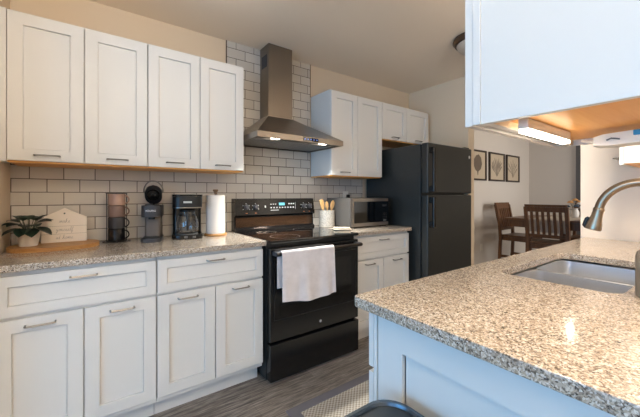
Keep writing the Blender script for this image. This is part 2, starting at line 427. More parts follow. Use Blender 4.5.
# backguard: sloped control face
bg = obj('backguard', B().prism([(-.012, .917), (-.100, .917), (-.100, .930), (-.075, .945), (-.070, 1.030), (-.100, 1.045), (-.080, 1.172), (-.070, 1.178), (-.012, 1.178)], X0+.002, X1-.002, lambda u, n, v: (n, u, v), .002), M['black'], rg)
nrm = Vector((0, -.127, -.020)).normalized(); upv = Vector((0, .020, .127)).normalized()
def PG(u, n, v):      # on the sloped control face, v metres up from its lower edge
    p = Vector((u, -.100, 1.045)) + upv * v + Vector((0, -upv.z, upv.y)) * n
    return tuple(p)
for kx in (.095, .175, .640, .700):
    b = B(); n = 20
    b.loops([[PG(X0+kx+r*math.cos(2*PI*i/n), d, .063+r*math.sin(2*PI*i/n)) for i in range(n)] for r, d in ((.021, .0005), (.021, .008), (.017, .024), (.015, .026))])
    b.prism([(X0+kx-.004, .043), (X0+kx+.004, .043), (X0+kx+.004, .083), (X0+kx-.004, .083)], .026, .031, PG, .001)
    kb = obj('knob', b, M['charcoal'], bg)
    b = B()
    for q in range(5):
        a = R(-30 + 60*q); r = .030
        obj('dial_mark', B().prism([(X0+kx+r*math.cos(a)+.0035*math.cos(j), .063+r*math.sin(a)+.0035*math.sin(j)) for j in (0, PI/2, PI, 3*PI/2)], .0004, .0010, PG), M['graphic'], bg)
def mark(nm, x0, x1, z0, z1, m): obj(nm, B().prism([(X0+x0, z0), (X0+x1, z0), (X0+x1, z1), (X0+x0, z1)], .0004, .0010, PG), M[m], bg)
for kx in (.095, .175, .640, .700): mark('burner_label', kx-.008, kx+.008, .014, .018, 'orangegraphic')
for q in range(3): mark('button', .310+.022*q, .322+.022*q, .083, .089, 'graphic')
for q in range(9): mark('button', .310+.027*q, .322+.027*q, .052, .062, 'graphic')
for q in range(3): mark('button', .485+.022*q, .499+.022*q, .083, .093, 'graphic')
mark('printed_line', .310, .385, .033, .037, 'graphic'); mark('indicator_mark', .258, .268, .058, .075, 'graphic'); mark('divider_line', .553, .555, .04, .10, 'graphic')
obj('clock_display', B().prism([(X0+.392, .075), (X0+.448, .075), (X0+.448, .098), (X0+.392, .098)], .0004, .0012, PG), M['teal'], bg)
obj('vent_strip', B().box(X0+.015, X1-.015, -.0745, -.0765, .948, 1.024, .0005), mat('polished bronze strip', '#6b5240', 0.18, 0.9), bg)
od = obj('oven_door', B().box(X0+.004, X1-.004, -.637, -.688, .272, .868, .006), M['black'], rg)
obj('window', B().box(X0+.075, X1-.075, -.6875, -.6895, .43, .755, .0006), M['ovenglass'], od)
b = B()
for a in ((X0+.030, X1-.030, .405, .409), (X0+.030, X1-.030, .792, .796)): b.box(a[0], a[1], -.688, -.6893, a[2], a[3])
for a in (X0+.030, X1-.034): b.box(a, a+.004, -.688, -.6893, .405, .796)
obj('door_trim', b, M['softblack'], od)
b = B().tube([(X0+.02, -.742, .838), (X1-.02, -.742, .838)], .0125, 14)
hd = obj('handle', b, mat('dark bronze bar', '#3a322c', 0.3, 0.6), od)
for hx in (X0+.035, X1-.035): obj('handle_bracket', B().box(hx-.018, hx+.018, -.687, -.746, .824, .852, .005), M['charcoal'], hd)
dw = obj('drawer', B().box(X0+.004, X1-.004, -.637, -.692, .022, .256, .006), M['black'], rg)
lg = obj('emblem', B().cyl((xm+.015, -.6885, .325), .011, -.0015, axis=1, seg=28), M['silvergrey'], od)
obj('emblem_lettering', text_mesh('GE', .011, lambda x, z, y: (xm+.015+x, -.6902-z, .325+y)), M['charcoal'], lg)

# towel
def towel():
    b = B(); nx, nz = 26, 26; x0, x1 = .955, 1.368; rows = []
    path = []
    for k in range(7): path.append((-.722, .62 + (.83-.62)*k/6))
    for k in range(1, 8): a = PI*k/8; path.append((-.742+.0185*math.cos(a), .838+.0185*math.sin(a)))
    for k in range(nz + 1): path.append((-.7605 - .004*k/nz, .838 - .30*k/nz))
    for j, (y, z) in enumerate(path):
        row = []
        for i in range(nx + 1):
            u = i / nx; dn = max(0, (j - 14) / nz)
            fold = .013 * math.sin(u * 9 + .6) * dn + .004*math.sin(u*23+1)*dn - .003*dn
            back = j < 7
            zz = z + (.012 * math.sin(u*5 + 2) * dn - .008*u*dn)
            row.append((x0 + (x1-x0)*u + (.008*dn*(u-.5)) - (.012 if back and i == 0 else 0), y - abs(fold) if not back else y, zz))
        rows.append(row)
    rings = rows
    b.loops(rings, closed=False, cap0=False, cap1=False)
    geom = b.bm.faces[:]
    bmesh.ops.recalc_face_normals(b.bm, faces=b.bm.faces)
    bmesh.ops.solidify(b.bm, geom=geom, thickness=-.003)
    return b
single('dish_towel', towel(), M['cloth'], (1.17, -.742, .838), 'pale greyish pink dish towel draped over the oven door handle', 'towel')

# ------------------------------------------------------------------ range hood
hx0, hx1 = .908, 1.665; cy0 = -.168; hc0, hc1 = 1.161, 1.385
hood = thing('range_hood', (1.287, -.25, 1.606), 'stainless chimney range hood with two lit lamps above the range', 'range hood')
b = B()
fr = lambda a, c, y, z: [(a, -.009, z), (c, -.009, z), (c, y, z), (a, y, z)]
b.loops([fr(hx0, hx1, -.505, 1.606), fr(hx0, hx1, -.505, 1.646), fr(hc0-.004, hc1+.004, cy0-.004, 1.846), fr(hc0-.004, hc1+.004, cy0-.004, 1.852)], cap0=False)
b.loops([fr(hx0+.012, hx1-.012, -.493, 1.606), fr(hx0+.012, hx1-.012, -.493, 1.620)], cap0=False, cap1=True)
b.loops([fr(hx0, hx1, -.505, 1.606), fr(hx0+.012, hx1-.012, -.493, 1.606)], cap0=False, cap1=False)
obj('canopy', b, M['steel'], hood)
ch = obj('chimney', B().box(hc0, hc1, -.009, cy0, 1.850, 2.17, .001).box(hc0+.0015, hc1-.0015, -.009, cy0+.0015, 2.17, H-.001), M['steelv'], hood)
obj('vent_grille', B().box(hc0-.0012, hc0+.002, -.045, -.135, 2.26, 2.36, .0005), M['charcoal'], ch)
for k in range(3):
    a = hx0+.03 + k*.236
    f = B().box(a, a+.226, -.04, -.40, 1.612, 1.618, .001)
    for q in range(7): f.box(a+.02+q*.028, a+.034+q*.028, -.06, -.38, 1.610, 1.613)
    obj('filter', f, M['silvergrey'], hood)
cp = obj('control_panel', B().box(1.275, 1.415, -.5045, -.5065, 1.613, 1.640, .0005), M['glassblack'], hood)
b = B()
for k in range(5): b.box(1.288+.027*k, 1.297+.027*k, -.5064, -.5070, 1.623, 1.630)
obj('indicator', b, M['bluelcd'], cp)
for lx in (1.075, 1.50):
    obj('lamp', B().box(lx-.03, lx+.03, -.43, -.47, 1.612, 1.6165, .001), M['led'], hood)
    l = bpy.data.lights.new('hood_spot', 'SPOT'); l.energy, l.color = pw('hood'); l.spot_size = R(125); l.spot_blend = .7; l.shadow_soft_size = .03
    o = bpy.data.objects.new('hood_spot', l); COL.objects.link(o); o.location = (lx, -.44, 1.603); o.rotation_euler = (R(-14), 0, 0)

# ------------------------------------------------------------------ fridge
f0, f1 = 2.390, 3.120
fg = thing('refrigerator', ((f0+f1)/2, -.4, 0), 'tall black top-freezer refrigerator in the alcove', 'refrigerator')
obj('body', B().box(f0, f1, -.03, -.716, .03, 1.665, .008), M['fridge'], fg)
obj('base_grille', B().box(f0+.01, f1-.01, -.08, -.72, .004, .03), M['blackplastic'], fg)
def slab(z0, z1): return B().box(f0, f1, -.724, -.795, z0, z1, .012, 3)
for nm, z0, z1 in (('freezer_door', 1.222, 1.672), ('fridge_door', .065, 1.208)):
    d = obj(nm, slab(z0, z1), M['fridge'], fg)
    hb = B()
    if nm == 'freezer_door': za, zb = 1.235, 1.63
    else: za, zb = .92, 1.19
    hb.box(f0+.018, f0+.052, -.793, -.838, za, za+.055, .006).box(f0+.018, f0+.052, -.793, -.838, zb-.055, zb, .006)
    hb.box(f0+.018, f0+.052, -.822, -.842, za, zb, .007)
    obj('handle', hb, M['black'], d)
    if nm == 'freezer_door':
        lg = obj('emblem', B().cyl((f1-.045, -.7945, 1.585), .016, -.002, axis=1, seg=24), M['graphic'], d)
        obj('emblem_lettering', text_mesh('GE', .017, lambda x, z, y: (f1-.045+x, -.7968-z, 1.585+y)), M['charcoal'], lg)
obj('hinge_cover', B().box(f1-.10, f1-.02, -.68, -.78, 1.672, 1.684, .003), M['blackplastic'], fg)

# ------------------------------------------------------------------ microwave
mw = thing('microwave', (2.06, -.25, .914), 'stainless microwave with black door glass on the short countertop beside the fridge', 'microwave')
a0, a1, mf = 1.832, 2.292, -.405
obj('body', B().box(a0, a1, -.06, mf, .926, 1.180, .005), M['darkgrey'], mw)
for fx in (a0+.04, a1-.04):
    for fy in (-.10, -.36): obj('foot', B().cyl((fx, fy, .914), .012, .0125, seg=12), M['blackplastic'], mw)
dr = obj('door', B().box(a0+.001, a1-.001, mf-.0005, mf-.025, .927, 1.179, .004), M['steel'], mw)
obj('window', B().box(a0+.022, a1-.004, mf-.0245, mf-.0268, .958, 1.148, .001), M['glassblack'], dr)
b = B()
for r_ in range(4):
    for c_ in range(3): b.box(a1-.082+.022*c_, a1-.070+.022*c_, mf-.0266, mf-.0274, .985+.016*r_, .993+.016*r_)
kp = obj('keypad', b, M['softblack'], dr)
obj('clock_display', B().box(a1-.085, a1-.030, mf-.0266, mf-.0276, 1.10, 1.118), M['charcoal'], dr)
obj('release_button', B().box(a1-.075, a1-.035, mf-.0266, mf-.029, .966, .978, .001), M['silvergrey'], dr)
wo = thing('electrical_outlet', (2.115, -.008, 1.19), 'white outlet plate with a dark plug on the tile behind the microwave', 'outlet')
obj('plate', B().box(2.08, 2.150, -.0085, -.014, 1.130, 1.245, .002), M['plasticwhite'], wo)
obj('plug', B().box(2.118, 2.148, -.0145, -.045, 1.178, 1.212, .004), M['blackplastic'], wo)

# ------------------------------------------------------------------ utensil crock and utensils
cc = (1.748, -.175)
cr = thing('utensil_crock', (*cc, .914), 'speckled grey stoneware crock of wooden utensils beside the microwave', 'crock')
obj('pot', B().lathe((*cc, .914), [(.062, 0), (.070, .004), (.071, .02), (.071, .149), (.072, .154), (.067, .154), (.066, .149), (.066, .012)], 36, cap1=True), M['crock'], cr)
def utensil(name, base, tip, head, label, w=.028, L=.075):
    b = B(); p0 = Vector(base); p1 = Vector(tip); d = (p1-p0).normalized()
    b.tube([p0, p0.lerp(p1, .5), p1], [.005, .0055, .0045], 10)
    side = Vector((1, .2, 0)); side = (side - d*side.dot(d)).normalized(); nn = d.cross(side)
    if head == 'spoon': prof = [(0, .18), (.12, .45), (.35, .9), (.6, 1), (.82, .8), (.95, .45), (1, .1)]
    elif head == 'slot': prof = [(0, .2), (.15, .7), (.3, .95), (.6, 1), (.9, 1), (1, .85)]
    else: prof = [(0, .2), (.2, .6), (.4, .8), (.9, 1), (1, .9)]
    pl = lambda u, n, v: tuple(p1 + d*v + side*u + nn*n)
    poly = [(w*k, (L*tt) - .005) for tt, k in prof] + [(-w*k, (L*tt) - .005) for tt, k in reversed(prof)]
    b.prism(poly, -.0035, .0035, pl, .001)
    return single(name, b, M['lightwood'], base, label, 'utensil', 'wooden utensils in the crock')
utensil('wooden_spatula', (cc[0]-.01, cc[1]-.005, .935), (cc[0]-.050, cc[1]-.01, 1.078), 'slot', 'pale wooden spatula with a hole, leaning left in the crock', .024, .095)
utensil('wooden_spoon', (cc[0]+.005, cc[1]-.012, .935), (cc[0]-.012, cc[1]-.02, 1.075), 'spoon', 'wooden spoon standing in the middle of the crock', .020, .08)
utensil('wooden_spoon', (cc[0]+.012, cc[1]-.012, .935), (cc[0]+.030, cc[1]-.03, 1.075), 'spoon', 'wide wooden spoon leaning right in the crock', .026, .09)

# folded cloth
b = B()
n = 14
def clothtop(u, v, h): return h + .004*math.sin(u*40) * math.cos(v*30)
for lay in range(2):
    z0 = .9145 + lay*.010
    b.prism(rrect(-.075+.004*lay, .075-.006*lay, -.05+.003*lay, .05-.004*lay, .016, 4), z0, z0+.009, UP, .003)
b.rot(R(-32), 'Z', (0, 0, 0)); bmesh.ops.translate(b.bm, verts=b.bm.verts, vec=(1.690, -.40, .0042))
bmesh.ops.translate(b.bm, verts=[v for v in b.bm.verts], vec=(0, -.06, 0))
single('folded_cloth', b, M['oatmeal'], (1.690, -.46, .9185), 'small folded oatmeal cloth at the right edge of the cooktop, in front of the crock', 'cloth')

# ------------------------------------------------------------------ things on the left counter
Z = .914
poly = []
for k in range(48):
    a = 2*PI*k/48; c_, s_ = math.cos(a), math.sin(a); e = 2/2.6
    poly.append((-.158 + .198*math.copysign(abs(c_)**e, c_), -.180 + .145*math.copysign(abs(s_)**e, s_)))
single('serving_board', B().prism(poly, Z+.0003, Z+.021, UP, .004), M['boardwood'], (-.158, -.18, Z), 'oval wooden serving board under the plant and house sign', 'serving board')
zb = Z + .0213
px, py = -.272, -.185
pp = thing('potted_plant', (px, py, zb), 'small dark green leafy plant in a white ribbed pot on the serving board', 'plant')
pot = obj('pot', B().lathe((px, py, zb), [(.036, 0), (.039, .003), (.041, .02), (.0425, .022), (.044, .04), (.0455, .042), (.049, .074), (.051, .078), (.047, .080), (.044, .070)], 32), M['ceramic'], pp)
obj('soil', B().cyl((px, py, zb+.0705), .043, .004, seg=24), M['soil'], pp)
def leaf(base, yaw, pitch, L, W, cur=.5):
    b = B(); d = Vector((math.cos(yaw)*math.cos(pitch), math.sin(yaw)*math.cos(pitch), math.sin(pitch))); s_ = Vector((-math.sin(yaw), math.cos(yaw), 0)); nn = d.cross(s_)
    rows = []; n = 9
    for i in range(n):
        tt = i/(n-1); wd = W*(math.sin(PI*tt**.8))**.8 + .0006; c = Vector(base) + d*L*tt + Vector((0, 0, -cur*L*tt*tt))
        rows.append([c - s_*wd + Vector((0, 0, .12*wd)), c - s_*wd*.5, c + Vector((0, 0, -.14*wd)), c + s_*wd*.5, c + s_*wd + Vector((0, 0, .12*wd))])
    b.loops(rows, closed=False, cap0=False, cap1=False)
    bmesh.ops.recalc_face_normals(b.bm, faces=b.bm.faces)
    bmesh.ops.solidify(b.bm, geom=b.bm.faces[:], thickness=.0008)
    return b
random.seed(3)
specs = [(205, -8, .10, .026), (-35, -5, .10, .026), (-75, -10, .085, .027), (255, -8, .085, .026), (200, 20, .095, .024), (165, 30, .085, .022), (232, 18, .085, .024), (-20, 28, .085, .024), (15, 30, .09, .024), (-60, 15, .07, .025), (-100, 12, .06, .024), (100, 50, .07, .022), (60, 45, .07, .02), (-8, 52, .075, .022), (190, 58, .06, .02), (250, 50, .055, .02), (140, 55, .06, .02), (-40, 45, .06, .022)]
for yw, pt, L, W in specs:
    yw = R(yw + random.uniform(-8, 8)); pt = R(pt)
    b0 = Vector((px + .012*math.cos(yw), py + .012*math.sin(yw), zb+.073)); k = Vector((math.cos(yw)*.026, math.sin(yw)*.026, .030 + .045*math.sin(pt)))
    st = obj('stem', B().tube([b0, b0 + k*.6 + Vector((0, 0, .004)), b0 + k], .0014, 6), M['stem'], pp)
    obj('leaf', leaf(b0 + k, yw, pt, L*.84, W*1.35, .4), M['leaf'], st)

# house sign
hs = thing('house_sign', (-.125, -.112, zb), 'cream house-shaped wooden sign with script lettering on the serving board', 'sign')
x0, x1 = -.229, -.021; xc = (x0+x1)/2; yq = -.105
PH = lambda u, n, v: (u, yq - n, v)
obj('house_panel', B().prism([(x0, zb), (x1, zb), (x1, zb+.142), (xc, zb+.197), (x0, zb+.142)], 0, .018, PH, .002), M['cream'], hs)
b = B()
for q in (.047, .092): b.box(x0+.001, x1-.001, yq-.0178, yq-.0184, zb+q, zb+q+.0012)
obj('plank_groove', b, M['ink'], hs)
obj('hole', B().cyl((xc, yq-.0178, zb+.166), .0045, -.0008, axis=1, seg=14), M['charcoal'], hs)
# script strokes: (width, polyline) on a unit x-height
GL = {
 'm': (1.3, [(0,0),(.15,.9),(.25,1),(.35,.8),(.32,0),(.5,.9),(.65,1),(.72,.8),(.7,0),(.88,.9),(1.0,1),(1.1,.8),(1.1,.1),(1.3,.15)]),
 'a': (.95, [(0,.1),(.35,.9),(.6,1),(.35,.95),(.15,.5),(.25,.05),(.5,.15),(.68,.95),(.66,.2),(.75,0),(.95,.15)]),
 'k': (.95, [(0,.1),(.3,1.2),(.35,2),(.22,1.9),(.18,0),(.25,.7),(.55,1),(.6,.75),(.3,.55),(.6,.1),(.75,0),(.95,.15)]),
 'e': (.8, [(0,.1),(.4,.5),(.55,.85),(.4,1),(.2,.8),(.2,.3),(.35,0),(.6,.05),(.8,.2)]),
 'y': (.95, [(0,.9),(.12,1),(.15,.3),(.3,.05),(.5,.25),(.65,1),(.6,0),(.5,-.8),(.3,-1),(.2,-.7),(.6,-.1),(.95,.15)]),
 'o': (.85, [(0,.1),(.3,.9),(.5,1),(.25,.9),(.15,.4),(.3,0),(.55,.2),(.6,.8),(.5,1),(.85,.85)]),
 'u': (.95, [(0,.2),(.15,1),(.15,.25),(.3,0),(.5,.25),(.65,1),(.63,.2),(.75,0),(.95,.15)]),
 'r': (.75, [(0,.1),(.2,.95),(.28,1.1),(.35,.9),(.55,.9),(.5,.3),(.58,0),(.75,.15)]),
 's': (.7, [(0,.1),(.25,.8),(.32,1.05),(.4,.7),(.5,.3),(.4,0),(.2,.05),(.45,.05),(.7,.15)]),
 'l': (.6, [(0,.1),(.35,1.2),(.4,1.9),(.28,2),(.2,1.6),(.2,.3),(.32,0),(.6,.15)]),
 'f': (.65, [(0,.1),(.35,1.2),(.42,1.9),(.3,2),(.22,1.6),(.2,-.5),(.25,-1),(.36,-.7),(.3,0),(.65,.2)]),
 't': (.6, [(0,.1),(.3,1),(.35,1.7),(.28,.3),(.35,0),(.6,.15)]),
 'h': (.95, [(0,.1),(.3,1.2),(.36,1.9),(.25,2),(.2,1.5),(.18,0),(.35,.85),(.5,1),(.62,.8),(.62,.15),(.72,0),(.95,.15)]),
 ' ': (.8, None)}
def script(par, word, zc, size):
    tot = sum(GL[c][0] for c in word); x = xc - tot*size/2; b = B(); cur = []
    def flush():
        if len(cur) > 1: b.tube([PH(p[0], .0188, p[1]) for p in cur], .0006, 5)
    for ch in word:
        w_, pl = GL[ch]
        if pl is None: flush(); cur = []
        else: cur += [(x + p[0]*size + .18*p[1]*size, zc + p[1]*size) for p in pl]
        x += w_*size
    flush()
    return obj('lettering', b, M['ink'], par)
script(hs, 'make', zb+.112, .0125); script(hs, 'yourself', zb+.064, .0125); script(hs, 'at home', zb+.018, .0125)

# mugs on a wire rack
mx, my = .130, -.112
rk = thing('mug_rack', (mx, my, Z), 'black wire rack holding the stacked mugs in front of the tile', 'rack')
b = B()
b.tube([(mx+.058*math.cos(2*PI*k/24), my+.058*math.sin(2*PI*k/24), Z+.004) for k in range(25)], .003, 6)
b.tube([(mx-.075, my-.0, Z+.003), (mx+.075, my, Z+.003)], .003, 6); b.tube([(mx, my-.068, Z+.003), (mx, my+.068, Z+.003)], .003, 6)
obj('base_ring', b, M['softblack'], rk)
for a in (R(200), R(90), R(-20)):
    xx, yy = mx+.056*math.cos(a), my+.056*math.sin(a)
    obj('rod', B().tube([(xx, yy, Z+.004), (xx, yy, Z+.304)], .0025, 8), M['softblack'], rk)
obj('top_ring', B().tube([(mx+.056*math.cos(2*PI*k/24), my+.056*math.sin(2*PI*k/24), Z+.304) for k in range(25)], .0028, 6), M['softblack'], rk)
hd_ = R(-36+4)
for k, (mm, lb) in enumerate((('mugblack', 'black mug at the bottom of the mug stack'), ('muggrey', 'charcoal mug second from the bottom of the mug stack'), ('mugrose', 'brownish rose mug second from the top of the mug stack'), ('mugpink', 'dusty pink mug on top of the mug stack'))):
    z0 = Z + .0085 + k*.0730
    t_ = thing('mug', (mx, my, z0), lb, 'mug', 'stacked mugs on the wire rack')
    obj('cup', B().lathe((mx, my, z0), [(.040, 0), (.045, .003), (.047, .015), (.047, .068), (.0475, .0725), (.044, .0725), (.043, .068), (.042, .008)], 32), M[mm], t_)
    c = math.cos(hd_); s_ = math.sin(hd_)
    obj('handle', B().tube([(mx+c*(.045+.030*math.sin(a)), my+s_*(.045+.030*math.sin(a)), z0+.038+.026*math.cos(a)) for a in [PI*q/10 for q in range(11)]], .0042, 8), M[mm], t_)

# pod coffee maker (local: front faces -Y)
kx, ky = .327, -.165
kg = thing('pod_coffee_maker', (kx, ky, Z), 'slim charcoal pod coffee maker with its lid open between the mugs and drip machine', 'coffee maker')
W2 = .056
obj('base', B().prism(rrect(kx-W2, kx+W2, ky-.135, ky+.12, .03), Z, Z+.022, UP, .004), M['charcoal'], kg)
obj('drip_tray', B().prism(rrect(kx-W2+.008, kx+W2-.008, ky-.125, ky-.02, .022), Z+.0222, Z+.027, UP, .001), M['blackplastic'], kg)
obj('column', B().prism(rrect(kx-.047, kx+.047, ky-.02, ky+.118, .02), Z+.022, Z+.16, UP, .003), M['warmgrey'], kg)
hdv = obj('brew_head', B().prism(rrect(kx-W2, kx+W2, ky-.115, ky+.12, .035), Z+.155, Z+.228, UP, .008), M['charcoal'], kg)
obj('nozzle', B().cyl((kx, ky-.065, Z+.140), .02, .016, seg=18), M['blackplastic'], hdv)
obj('lettering', text_mesh('KEURIG', .0165, lambda x, z, y: (kx+x, ky-.1158-z, Z+.195+y)), M['graphic'], hdv)
obj('pod_well', B().lathe((kx, ky-.04, Z+.2275), [(.042, 0), (.042, .006), (.030, .006), (.027, .001)], 24), M['blackplastic'], hdv)
ang = R(62)
def lid_pt(p):   # tilt the lid back about its rear hinge
    v = Vector(p) - Vector((kx, ky+.055, Z+.230)); v.rotate(Matrix.Rotation(-ang, 3, 'X')); return v + Vector((kx, ky+.055, Z+.230))
b = B().prism(rrect(kx-.050, kx+.050, ky-.075, ky+.055, .048, 8), Z+.232, Z+.262, UP, .006)
for v in b.bm.verts: v.co = lid_pt(v.co)
ld = obj('lid', b, M['blackplastic'], kg)
b = B().lathe((kx, ky-.018, Z+.2318), [(.038, 0), (.036, -.012), (.020, -.014), (.012, -.020), (.006, -.020)], 24)
for v in b.bm.verts: v.co = lid_pt(v.co)
obj('pod_holder', b, M['black'], ld)
pts = [lid_pt((kx + .058*math.cos(a), ky-.02 - .085*math.sin(a), Z+.262)) for a in [PI*q/16 for q in range(17)]]
obj('lid_handle', B().tube(pts, .0045, 8), M['silvergrey'], ld)
spin(kg, R(-14))

# drip coffee maker
dx, dy = .540, -.165
dc = thing('drip_coffee_maker', (dx, dy, Z), 'black drip coffee maker with glass carafe beside the paper towels', 'coffee maker')
obj('base', B().prism(rrect(dx-.095, dx+.095, dy-.12, dy+.11, .05), Z, Z+.030, UP, .006), M['black'], dc)
obj('warming_plate', B().cyl((dx, dy-.035, Z+.0302), .066, .004, seg=32), M['grey'], dc)
obj('water_tank', B().prism(rrect(dx-.093, dx+.093, dy+.045, dy+.108, .025), Z+.030, Z+.205, UP, .003), M['black'], dc)
bh = obj('brew_basket', B().prism(rrect(dx-.093, dx+.093, dy-.11, dy+.108, .05), Z+.205, Z+.285, UP, .006), M['blackplastic'], dc)
obj('chrome_band', B().prism(rrect(dx-.0945, dx+.0945, dy-.1115, dy+.109, .05), Z+.2065, Z+.2125, UP, .001), M['chrome'], bh)
obj('lid', B().prism(rrect(dx-.096, dx+.096, dy-.112, dy+.110, .05), Z+.2855, Z+.297, UP, .004), M['black'], dc)
obj('badge', B().box(dx-.026, dx+.026, dy-.1095, dy-.1112, Z+.240, Z+.252, .0004), M['graphic'], bh)
cf = obj('carafe', B().lathe((dx, dy-.035, Z+.0345), [(.045, 0), (.062, .004), (.070, .03), (.070, .07), (.060, .11), (.048, .135), (.050, .145), (.048, .145), (.046, .135), (.058, .11), (.068, .07), (.068, .03), (.060, .006), (.04, .003)], 36), M['glass'], dc)
obj('carafe_lid', B().lathe((dx, dy-.035, Z+.180), [(.050, 0), (.051, .010), (.03, .016)], 28), M['blackplastic'], cf)
obj('carafe_band', B().lathe((dx, dy-.035, Z+.152), [(.0545, 0), (.0520, .012), (.0505, .012), (.0530, 0)], 36, False, False), M['blackplastic'], cf)
obj('carafe_handle', B().tube([(dx, dy-.085, Z+.175), (dx, dy-.118, Z+.172), (dx, dy-.128, Z+.15), (dx, dy-.124, Z+.10), (dx, dy-.112, Z+.062)], [.008, .009, .009, .008, .006], 10, flat=1.2), M['blackplastic'], cf)
for q in range(2): obj('switch', B().box(dx+.03-.05*q, dx+.05-.05*q, dy-.119, dy-.1225, Z+.009, Z+.022, .001), M['grey'], dc)
spin(dc, R(-12))

# paper towel holder and roll
tx, ty = .735, -.165
ph = thing('paper_towel_holder', (tx, ty, Z), 'paper towel stand with wooden base and walnut knob beside the range', 'paper towel holder')
obj('base', B().lathe((tx, ty, Z), [(.076, 0), (.079, .003), (.079, .013), (.076, .016)], 40), M['boardwood'], ph)
obj('rod', B().cyl((tx, ty, Z+.015), .006, .305, seg=14), M['chrome'], ph)
obj('knob', B().lathe((tx, ty, Z+.300), [(.010, 0), (.009, .012), (.018, .022), (.020, .030), (.016, .034)], 20), M['knobwood'], ph)
obj('tension_arm', B().tube([(tx+.074, ty-.012, Z+.014), (tx+.074, ty-.012, Z+.285)], .003, 8), M['chrome'], ph)
single('paper_towel_roll', B().lathe((tx, ty, Z+.0165), [(.02, 0), (.064, 0), (.066, .003), (.066, .272), (.064, .275), (.02, .275), (.02, .0)], 40, False, False), M['paper'], (tx, ty, Z+.0165), 'white paper towel roll standing on the wooden based holder', 'paper towels')

# ------------------------------------------------------------------ peninsula
pn = thing('peninsula_cabinet', (1.7, -2.1, 0), 'white shaker peninsula base cabinet with panelled end in the foreground', 'cabinet')
ex = .665
b = B().box(ex, ex+.018, -1.836, -2.41, .0, .882).box(ex+.018, 2.778, -2.392, -2.41, .0, .882).box(ex+.018, 2.778, -1.836, -2.392, .10, .118).box(ex+.018, 2.778, -1.92, -1.936, 0, .10).box(ex+.018, 2.778, -1.836, -1.855, .118, .882)
obj('body', b, M['white'], pn)
PE = lambda u, n, z: (ex - n, u, z)
obj('end_panel', B().shaker(-2.41, -1.8525, .002, .880, PE, t=.012, rail=.085, rec=.011), M['white'], pn)
obj('corner_stile', B().box(ex-.012, ex-.0003, -1.836, -1.8485, .002, .880, .0008), M['white'], pn)
PF = lambda u, n, z: (u, -1.835 + n, z)
xs = [ex-.014, 1.15, 1.63, 2.11, 2.60]
for a, c in zip(xs, xs[1:]):
    d = obj('drawer', B().shaker(a+.002, c-.002, .716, .872, PF, rail=.045), M['white'], pn); pull(d, (a+c)/2, .84, PF, n0=.019)
    d = obj('door', B().shaker(a+.002, c-.002, .115, .700, PF), M['white'], pn); pull(d, (a+c)/2, .66, PF, n0=.019)
# countertop with sink cut-out
def slab_with_hole(outer, inner, z0, z1, bev):
    b = B(); bm = b.bm; ed = []
    for lp in (outer, inner):
        vs = [bm.verts.new((x, y, z1)) for x, y in lp]
        ed += [bm.edges.new((vs[i], vs[(i+1) % len(vs)])) for i in range(len(vs))]
    fs = [f for f in bmesh.ops.triangle_fill(bm, use_beauty=True, use_dissolve=False, edges=ed)['geom'] if isinstance(f, bmesh.types.BMFace)]
    ex_ = bmesh.ops.extrude_face_region(bm, geom=fs)
    bmesh.ops.translate(bm, verts=[v for v in ex_['geom'] if isinstance(v, bmesh.types.BMVert)], vec=(0, 0, z0-z1))
    bmesh.ops.recalc_face_normals(bm, faces=bm.faces)
    e = [e for e in bm.edges if len(e.link_faces) == 2 and e.calc_face_angle(0) > R(70) and abs(e.verts[0].co.z - e.verts[1].co.z) < 1e-5]
    bmesh.ops.bevel(bm, geom=e, offset=bev, segments=2, profile=.5, affect='EDGES')
    return b
sx0, sx1, sy0, sy1 = 1.258, 1.95, -2.245, -1.893
outer = rrect(.621, 2.779, -2.50, -1.780, .018, 5)
single('countertop', slab_with_hole(outer, rrect(sx0, sx1, sy0, sy1, .05, 8), .883, .914, .004), M['granite'], (1.7, -2.14, .883), 'big speckled granite peninsula countertop in the foreground, around the sink', 'countertop')
sk = thing('kitchen_sink', (1.52, -2.07, .70), 'double bowl stainless sink set under the peninsula granite', 'sink')
def bowl(x0, x1, y0, y1, top):
    b = B()
    def rr(d, r, z): return [(x, y, z) for x, y in rrect(x0+d, x1-d, y0+d, y1-d, r, 6)]
    b.loops([rr(-.008, .056, top), rr(0, .050, top-.002), rr(.006, .048, .73), rr(.03, .04, .705), rr(.06, .03, .702)], cap0=False)
    return b
xd = 1.612
for x0, x1 in ((sx0-.004, xd-.009), (xd+.009, sx1+.004)):
    bw = obj('bowl', bowl(x0, x1, sy0-.004, sy1+.004, .876), M['sinksteel'], sk)
    obj('drain', B().lathe(((x0+x1)/2, -2.07, .7025), [(.042, 0), (.040, .002), (.034, .002), (.03, .0008)], 24), M['chrome'], bw)
# faucet
fx, fy = 1.50, -2.365
fc = thing('faucet', (fx, fy, .914), 'brushed nickel gooseneck faucet arching over the sink', 'faucet')
obj('base', B().lathe((fx, fy, .914), [(.030, 0), (.030, .006), (.024, .012), (.021, .06), (.020, .10), (.016, .104)], 28), M['nickel'], fc)
pts = [(fx, fy, 1.0), (fx, fy, 1.08), (fx, fy, 1.14)]
for k in range(1, 22):
    a = PI - (PI - R(9)) * k / 21; pts.append((fx, fy + .112 + .112*math.cos(a), 1.140 + .112*math.sin(a)))
obj('spout', B().tube(pts, .0142, 16), M['nickel'], fc)
e0 = Vector(pts[-1]); dv = (Vector(pts[-1]) - Vector(pts[-2])).normalized()
b = B(); prof = [(.0145, -.004), (.0170, 0), (.0170, .006), (.0158, .008), (.017, .03), (.022, .055), (.0245, .072), (.0235, .078), (.018, .079)]
b.tube([e0 + dv*z for r, z in prof], [r for r, z in prof], 22)
sh = obj('spray_head', b, M['nickel'], fc)
q = e0 + dv*.05 + Vector((-.004, .021, 0))
